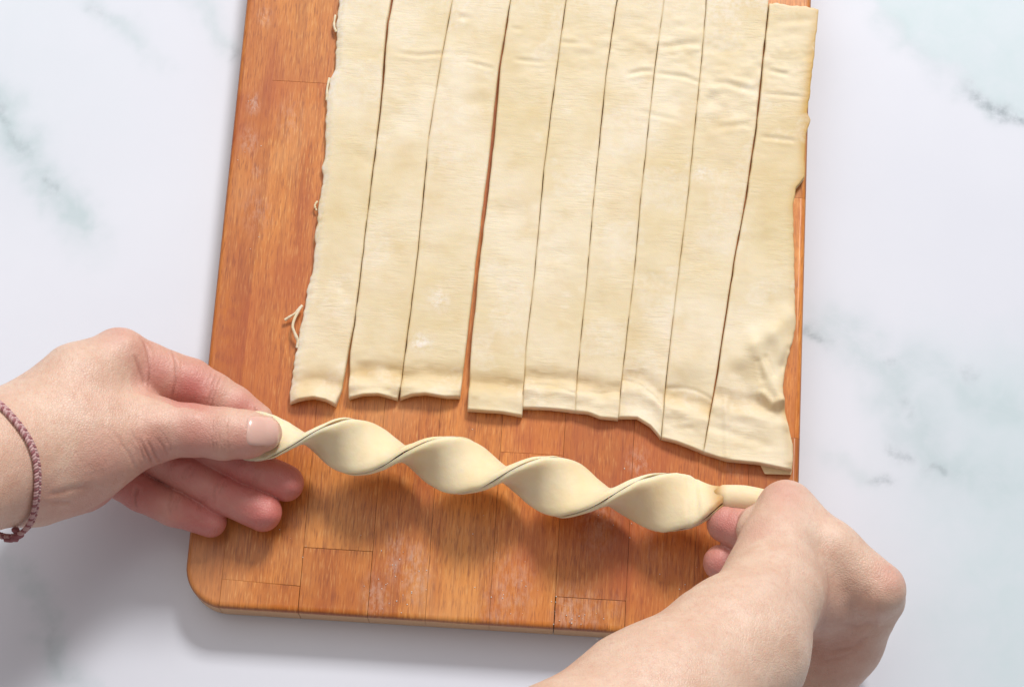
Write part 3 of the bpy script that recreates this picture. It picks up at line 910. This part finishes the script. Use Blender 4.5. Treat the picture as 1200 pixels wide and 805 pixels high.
class Body:
    def __init__(s): s.groups = []
    def chain(s, joints, k=.004, kin=.003):
        s.groups.append(([J(*j) for j in joints], k, kin))
    def sdf(s, P):
        d = None
        for js, k, kin in s.groups:
            g = None
            for (a, ra), (b, rb) in zip(js[:-1], js[1:]):
                e = rcone(P, a, b, ra, rb)
                g = e if g is None else smin(g, e, kin)
            d = g if d is None else smin(d, g, k)
        return d
    def bounds(s):
        lo = np.min([p-r for js, _, _ in s.groups for p, r in js], 0)
        hi = np.max([p+r for js, _, _ in s.groups for p, r in js], 0)
        return lo, hi

def surface(sdf, lo, hi, h):
    """naive surface nets with a narrow band"""
    c = 4
    lo = lo-3*h*c; n = (np.ceil((hi-lo)/(h*c)).astype(int)+3)
    gc = np.stack(np.meshgrid(*[lo[i]+(np.arange(n[i])+.5)*h*c for i in range(3)], indexing='ij'), -1)
    dc = sdf(gc.reshape(-1, 3)).reshape(n)
    N = n*c
    val = np.repeat(np.repeat(np.repeat(np.sign(dc)*1.0, c, 0), c, 1), c, 2)*h*c
    near = np.abs(dc) < h*c*1.9
    mask = np.repeat(np.repeat(np.repeat(near, c, 0), c, 1), c, 2)
    ii = np.argwhere(mask)
    out = np.empty(len(ii))
    for q in range(0, len(ii), 400000):
        out[q:q+400000] = sdf(lo+(ii[q:q+400000]+.5)*h)
    val[mask] = out
    ins = val < 0
    cnt = np.zeros(tuple(N-1), np.int8)
    for a in (0, 1):
        for b in (0, 1):
            for d in (0, 1):
                cnt += ins[a:N[0]-1+a, b:N[1]-1+b, d:N[2]-1+d]
    cell = (cnt > 0) & (cnt < 8)
    ci = np.argwhere(cell)
    vid = np.full(tuple(N-1), -1, np.int64); vid[cell] = np.arange(len(ci))
    acc = np.zeros((len(ci), 3)); num = np.zeros(len(ci))
    corners = [(a, b, d) for a in (0, 1) for b in (0, 1) for d in (0, 1)]
    for ca in corners:
        for ax in range(3):
            if ca[ax]: continue
            cb = list(ca); cb[ax] = 1
            va = val[ci[:, 0]+ca[0], ci[:, 1]+ca[1], ci[:, 2]+ca[2]]
            vb = val[ci[:, 0]+cb[0], ci[:, 1]+cb[1], ci[:, 2]+cb[2]]
            x = (va < 0) != (vb < 0)
            f = np.where(x, va/(va-vb+1e-20), 0)
            p = np.tile(np.array(ca, float), (len(ci), 1)); p[:, ax] = f
            acc[x] += p[x]; num[x] += 1
    V = lo+(ci+acc/num[:, None]+.5)*h
    faces = []
    for ax in range(3):
        s0 = [slice(None)]*3; s1 = [slice(None)]*3
        s0[ax] = slice(0, N[ax]-1); s1[ax] = slice(1, N[ax])
        a, b = ins[tuple(s0)], ins[tuple(s1)]
        e = np.argwhere(a != b)
        o1, o2 = (ax+1) % 3, (ax+2) % 3
        e = e[(e[:, o1] > 0) & (e[:, o2] > 0)]
        fl = a[e[:, 0], e[:, 1], e[:, 2]]
        def vi(d1, d2):
            q = e.copy(); q[:, o1] -= d1; q[:, o2] -= d2
            return vid[q[:, 0], q[:, 1], q[:, 2]]
        quad = np.stack([vi(1, 1), vi(0, 1), vi(0, 0), vi(1, 0)], 1)
        quad[~fl] = quad[~fl][:, ::-1]
        faces.append(quad)
    Fq = np.concatenate(faces)
    Fq = Fq[(Fq >= 0).all(1)]
    return V, Fq

def grad(sdf, P, e=.0003):
    g = np.stack([sdf(P+np.eye(3)[i]*e)-sdf(P-np.eye(3)[i]*e) for i in range(3)], 1)
    return g/(np.linalg.norm(g, axis=1)[:, None]+1e-12)

def skin_body(body, parent, h, creases, red, bumps=(), name='arm'):
    lo, hi = body.bounds()
    V, Fq = surface(body.sdf, lo, hi, h)
    for _ in range(2):
        g = grad(body.sdf, V)
        V = V-g*body.sdf(V)[:, None]
    g = grad(body.sdf, V)
    vd = V-CAM; vd /= np.linalg.norm(vd, axis=1)[:, None]
    face = np.clip(-(g*vd).sum(1)*2.5, 0, 1)
    px, py = proj(V)
    disp = .00030*fbm(V[:, 0]*120, V[:, 1]*120, V[:, 2]*120, 51, 3)
    dark = np.zeros(len(V))
    for (pts, z0, z1, depth, wd) in creases:
        d, q = polydist(px+1.2*vnoise(px/9, py/9, 0, 8), py, pts)
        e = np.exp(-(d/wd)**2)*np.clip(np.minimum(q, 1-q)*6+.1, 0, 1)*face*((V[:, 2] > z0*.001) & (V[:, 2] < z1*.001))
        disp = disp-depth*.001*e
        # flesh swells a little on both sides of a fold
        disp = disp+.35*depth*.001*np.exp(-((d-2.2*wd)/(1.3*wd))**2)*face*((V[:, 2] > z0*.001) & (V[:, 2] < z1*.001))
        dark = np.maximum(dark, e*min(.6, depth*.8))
    for (x, y, z0, z1, rx, ry, hgt) in bumps:
        e = np.exp(-((px-x)/rx)**2-((py-y)/ry)**2)*face*((V[:, 2] > z0*.001) & (V[:, 2] < z1*.001))
        disp = disp+hgt*.001*e
    V2 = V+g*disp[:, None]
    rd = np.zeros(len(V))
    for (x, y, z0, z1, r, a) in red:
        e = a*np.exp(-((px-x)**2+(py-y)**2)/r**2)*((V[:, 2] > z0*.001) & (V[:, 2] < z1*.001))
        rd = np.maximum(rd, e)
    o = link_mesh(name, V2, Fq, M_SKIN, parent)
    attr(o, 'red_shade', rd); attr(o, 'crease', dark)
    return o

def march(sdf, px, py, z0=.16):
    P = U(px, py, z0)
    shp = P.shape; P = P.reshape(-1, 3)
    d = P-CAM; d /= np.linalg.norm(d, axis=1)[:, None]
    for _ in range(60): P = P+d*np.clip(sdf(P), -.002, .01)[:, None]*.9
    return P.reshape(shp)

person = empty('person', U(420, 700, 0.02)*np.array([1, 1, 0]), 'person with bare forearms pinching both ends of the twisted dough strip', 'person')

# ---- left arm and hand
LH = Body()
LH.chain([(-260, 655, 170, 92), (-130, 590, 124, 86), (0, 538, 82, 72), (60, 520, 66, 66)], .006, .010)     # forearm and wrist
LH.chain([(30, 500, 76, 50), (90, 448, 68, 42), (140, 421, 60, 36)], .016, .010)                             # back of the hand to the index knuckle
LH.chain([(40, 540, 72, 60), (110, 520, 64, 56), (165, 505, 60, 40)], .016, .010)                            # thumb root
LH.chain([(80, 500, 66, 58), (140, 466, 52, 40)], .014, .010)                                                # between them
LH.chain([(45, 562, 66, 50), (92, 556, 50, 44)], .014, .008)                                                 # heel of the palm
LH.chain([(70, 520, 46, 50), (140, 490, 40, 42), (150, 520, 40, 34)], .012, .008)                            # palm underneath
LH.chain([(160, 506, 60, 38), (190, 503, 60.5, 33.5), (222, 504, 60.5, 30.5), (262, 508, 60, 30), (290, 509, 59, 27.5), (309, 508, 57.5, 21)], .010, .003)   # thumb
LH.chain([(138, 422, 58, 37), (170, 434, 53, 33), (222, 448, 47, 28), (250, 462, 45, 25), (274, 475, 43, 23), (302, 491, 40.5, 18)], .0030, .0030)             # index
LH.chain([(140, 470, 42, 34), (225, 514, 38, 26), (286, 544, 36, 22), (335, 566, 32, 21)], .0008, .003)       # middle
LH.chain([(135, 500, 42, 32), (214, 550, 36, 23.5), (262, 580, 34.5, 21.5), (308, 600, 31.5, 22)], .0008, .003)  # ring
LH.chain([(110, 540, 40, 28), (165, 577, 33, 21), (204, 596, 32.5, 20), (247, 611, 29.5, 18)], .0008, .003)      # little
crL = []
for x in (250, 254.5, 259, 263.5, 268):
    crL.append(([(x+2, 486), (x-1, 500), (x-1.5, 515), (x+1, 530)], 50, 80, random.uniform(.18, .34), .9))
for (xa, ya) in ((286, 536), (262, 571), (300, 560), (236, 590), (217, 553), (205, 590)):
    for q in (-2.2, 0, 2.4):
        crL.append(([(xa+q+4, ya-9), (xa+q, ya), (xa+q-3, ya+10)], 10, 47, random.uniform(.24, .42), 1.0))
for q in range(14):
    xa, ya = random.uniform(60, 200), random.uniform(450, 535)
    crL.append(([(xa, ya), (xa+random.uniform(6, 14), ya+random.uniform(8, 20))], 40, 120, random.uniform(.06, .13), 1.0))
crL += [([(173, 516), (180, 530), (189, 543)], 50, 90, .42, 1.4), ([(163, 513), (171, 528), (180, 545)], 50, 90, .45, 1.5), ([(184, 512), (190, 522), (198, 536)], 50, 90, .30, 1.2), ([(195, 515), (201, 528)], 50, 90, .22, 1.2),
        ([(154, 505), (162, 520), (170, 540)], 50, 90, .3, 1.4), ([(130, 500), (150, 530), (158, 548)], 40, 90, .25, 2.0),
        ([(165, 396), (174, 412), (176, 434), (174, 455)], 30, 75, .55, 1.5), ([(158, 418), (163, 434), (170, 452)], 30, 80, .5, 1.8), ([(201, 408), (206, 425), (206, 445), (201, 468)], 30, 75, .5, 1.3),
        ([(255, 438), (249, 452), (243, 474)], 30, 70, .55, 1.3), ([(259, 442), (253, 456), (248, 478)], 30, 70, .35, 1.1), ([(250, 434), (245, 446), (240, 462)], 30, 70, .3, 1.1),
        ([(298, 478), (303, 486), (304, 494)], 30, 60, .5, 1.3),
        ([(56, 580), (80, 574), (108, 568)], 30, 90, .34, 3.0), ([(60, 588), (84, 588)], 30, 90, .3, 2.0),
        ([(160, 570), (158, 580), (160, 596)], 20, 60, .6, 1.8), ([(203, 575), (198, 586), (200, 606)], 20, 50, .35, 1.6),
        ([(258, 563), (252, 576), (250, 592)], 20, 60, .4, 1.8), ([(228, 548), (222, 560)], 20, 60, .3, 1.6)]
for (x, y) in ((300, 486),):
    pass
redL = [(185, 435, 30, 70, 34, .60), (225, 455, 30, 70, 40, .78), (285, 478, 25, 55, 30, .62), (335, 567, 10, 48, 80, .82), (308, 600, 10, 48, 80, .84), (240, 610, 10, 48, 80, .82), (160, 580, 15, 56, 70, .76),  # natural pink, with the shaded fingers and thumb painted redder and darker
        (140, 392, 40, 110, 26, .30), (170, 410, 30, 90, 30, .38), (230, 517, 40, 90, 44, .55), (285, 522, 40, 90, 36, .50), (185, 530, 40, 90, 42, .50), (125, 545, 30, 90, 46, .36), (60, 590, 20, 100, 40, .25), (110, 585, 20, 80, 50, .30), (90, 600, 20, 80, 40, .3), (310, 515, 40, 80, 30, .25), (220, 545, 15, 50, 70, .76), (280, 560, 15, 48, 80, .82), (20, 560, 20, 120, 60, .12), (120, 460, 40, 120, 50, .12)]
buL = [(343, 570, 10, 48, 12, 9, .9), (318, 606, 10, 48, 13, 9, .9), (255, 614, 10, 48, 11, 7, .8), (300, 553, 10, 48, 12, 8, .7), (246, 570, 10, 48, 13, 9, .8), (190, 588, 10, 48, 12, 8, .6), (210, 545, 10, 50, 9, 8, .9), (222, 488, 40, 90, 18, 12, 0.6), (190, 498, 40, 90, 16, 10, .7), (150, 468, 40, 100, 30, 10, .5), (145, 398, 40, 110, 22, 14, .8)]
armL = skin_body(LH, person, .00068, crL, redL, buL)
armL['label'] = 'forearm and hand reaching in from the left, wearing the braided cord'

# thumb nail
def nail(body, parent, cx, cy, hw, hh, ang, z0=.11, lift=.00035, square=4.0):
    nu, nv = 22, 18
    a = np.linspace(-1, 1, nu); b = np.linspace(-1, 1, nv)
    Ax, By = np.meshgrid(a, b)
    # squircle so that the corners round off
    r = np.maximum(np.abs(Ax), np.abs(By)); q = (np.abs(Ax)**square+np.abs(By)**square)**(1/square)
    f = np.where(q > 1e-6, r/np.maximum(q, 1e-6), 1)
    X, Y = Ax*f, By*f
    ca, sa = math.cos(ang), math.sin(ang)
    px = cx+X*hw*ca-Y*hh*sa; py = cy+X*hw*sa+Y*hh*ca
    P = march(body.sdf, px, py, z0)
    G = grad(body.sdf, P.reshape(-1, 3)).reshape(P.shape)
    G = .6*G+.4*G.reshape(-1, 3).mean(0)
    rim = np.maximum(np.abs(Ax), np.abs(By))
    off = lift*(1-.9*np.clip((rim-.86)/.14, 0, 1)) - .0002*(rim > .99)
    T = P+G*off[..., None]
    Bt = P-G*.0010
    n = nu*nv
    V = np.concatenate([T.reshape(-1, 3), Bt.reshape(-1, 3)])
    idx = np.arange(n).reshape(nv, nu)
    Ft = np.stack([idx[1:, :-1], idx[1:, 1:], idx[:-1, 1:], idx[:-1, :-1]], -1).reshape(-1, 4)
    border = np.concatenate([idx[0, :-1], idx[:-1, -1], idx[-1, :0:-1], idx[:0:-1, 0]])
    nx_ = np.roll(border, -1)
    Fs = np.stack([border, nx_, nx_+n, border+n], 1)
    o = link_mesh('fingernail', V, np.concatenate([Ft, (Ft+n)[:, ::-1], Fs]), M_NAIL, parent)
    tip = np.clip((X-.86)/.12, 0, 1)*.45
    attr(o, 'tip', np.concatenate([tip.ravel(), tip.ravel()]))
    return o
nail(LH, armL, 308.5, 505, 20.0, 18.0, math.radians(3), .11, square=6.0)

# ---- right arm and hand
RH = Body()
RH.chain([(540, 1010, 185, 112), (650, 922, 156, 104), (770, 838, 128, 97), (864, 758, 104, 77), (902, 701, 84, 56)], .010, .014)    # forearm to wrist
RH.chain([(902, 697, 82, 54), (913, 640, 70, 42), (921, 598, 60, 30)], .014, .010)           # radial side up to the pinch
RH.chain([(921, 598, 60, 29), (975, 644, 67, 30), (1029, 689, 65, 31)], .012, .008)           # ridge to the knuckle
RH.chain([(1026, 702, 51, 33), (985, 748, 26, 46), (940, 800, 10, 52)], .012, .010)           # far side of the hand
RH.chain([(905, 690, 70, 50), (955, 700, 54, 42)], .016, .010)
RH.chain([(925, 690, 58, 52), (985, 690, 44, 40)], .014, .010)                                # back of the hand
RH.chain([(900, 650, 62, 34), (885, 622, 60, 21), (884, 612, 58, 19)], .005, .004)                    # thumb behind the dough end
RH.chain([(960, 680, 46, 34), (905, 645, 44, 26), (868, 620, 43, 24.5), (851, 613, 42, 22.5)], .0012, .003)   # finger under the thumb
RH.chain([(965, 710, 42, 34), (905, 690, 39, 24), (858, 666, 37.5, 21), (845, 659, 37, 20.5)], .0012, .003)   # next finger
crR = [([(962, 655), (972, 685), (968, 720), (956, 760)], 10, 80, .25, 3.2), ([(985, 730), (1005, 734), (1025, 728)], 10, 100, .28, 2.6),
       ([(975, 762), (1000, 758), (1020, 742)], 10, 100, .28, 2.6), ([(1026, 690), (1030, 715), (1024, 740)], 10, 100, .22, 3.0), ([(990, 715), (1005, 705), (1015, 690)], 10, 100, .16, 4),
       ([(965, 775), (985, 770), (1005, 762)], 10, 100, .2, 2.0), ([(860, 600), (870, 612), (872, 628)], 20, 60, .2, 1.2)]
redR = [(850, 613, 20, 62, 34, .72), (844, 659, 15, 60, 34, .72), (980, 760, 10, 90, 70, .3), (1045, 675, 20, 110, 26, .30), (916, 575, 20, 110, 26, .30), (1000, 740, 20, 90, 60, .22), (885, 620, 30, 90, 24, .2)]
buR = [(1028, 715, 20, 100, 5, 24, .6), (960, 620, 30, 110, 30, 12, .4)]
armR = skin_body(RH, person, .00085, crR, redR, buR)
armR['label'] = 'bare forearm and hand reaching up from the lower right'

# ------------------------------------------------------------------ bracelet
def build_bracelet():
    ax0 = U(-12, 541, .0865); ax = U(60, 520, .066)-U(-130, 590, .124); ax /= np.linalg.norm(ax)
    e1 = np.array([0, 1.0, 0]); e1 -= (e1 @ ax)*ax; e1 /= np.linalg.norm(e1)
    e2 = np.cross(ax, e1)
    if e2[2] < 0: e2 = -e2
    m = 220
    a = np.linspace(0, 2*math.pi, m, endpoint=False)
    D = np.cos(a)[:, None]*e1+np.sin(a)[:, None]*e2
    t = np.full(m, .012)
    for _ in range(60):
        t = t-np.clip(LH.sdf(ax0+t[:, None]*D)-.0012, -.004, .004)
    # hangs a little loose at the near side
    slack = .0022*np.exp(-((a-math.pi)/.5)**2)
    C = ax0+(t+slack)[:, None]*D + ax*(.0006*np.sin(5*a))[:, None]
    root = empty('bracelet', tuple(ax0), 'thin braided pink and burgundy cord bracelet tied round the left wrist', 'bracelet')
    tan = np.roll(C, -1, 0)-np.roll(C, 1, 0); tan /= np.linalg.norm(tan, axis=1)[:, None]
    out = D-(D*tan).sum(1)[:, None]*tan; out /= np.linalg.norm(out, axis=1)[:, None]
    sd = np.cross(tan, out)
    mm = m*6
    tt = np.linspace(0, m, mm, endpoint=False)
    def samp(Arr): return np.stack([np.interp(tt, np.arange(m+1), np.append(Arr[:, i], Arr[0, i])) for i in range(3)], 1)
    Cs, Os, Ss = samp(C), samp(out), samp(sd)
    turns = 72
    for k, mat in enumerate((M_CORD, M_CORD2, M_CORD2)):
        ph = tt/m*2*math.pi*turns/1.5+k*2*math.pi/3
        Q = Cs+Ss*(.00105*np.sin(ph))[:, None]+Os*(.00045*np.sin(2*ph)+.0003)[:, None]
        V, Fc = tube(Q, .00068, 6, True)
        link_mesh('strand', V, Fc, mat, root)
    # knot and short tail
    kp = C[np.argmin(np.abs(a-math.pi*.985))]
    pts = [kp+np.array([math.cos(t)*.0022*math.cos(3*t), math.sin(t)*.0022, .0014*math.sin(2*t)]) for t in np.linspace(0, 6.2, 60)]
    V, Fc = tube(pts, .0010, 7, False)
    link_mesh('knot', V, Fc, M_CORD, root)
    tail = spline([kp, kp+np.array([-.002, -.0022, -.001]), kp+np.array([-.0055, -.0018, -.003])], 20)
    V, Fc = tube(tail, .0009, 7)
    link_mesh('loose_end', V, Fc, M_CORD, root)
build_bracelet()
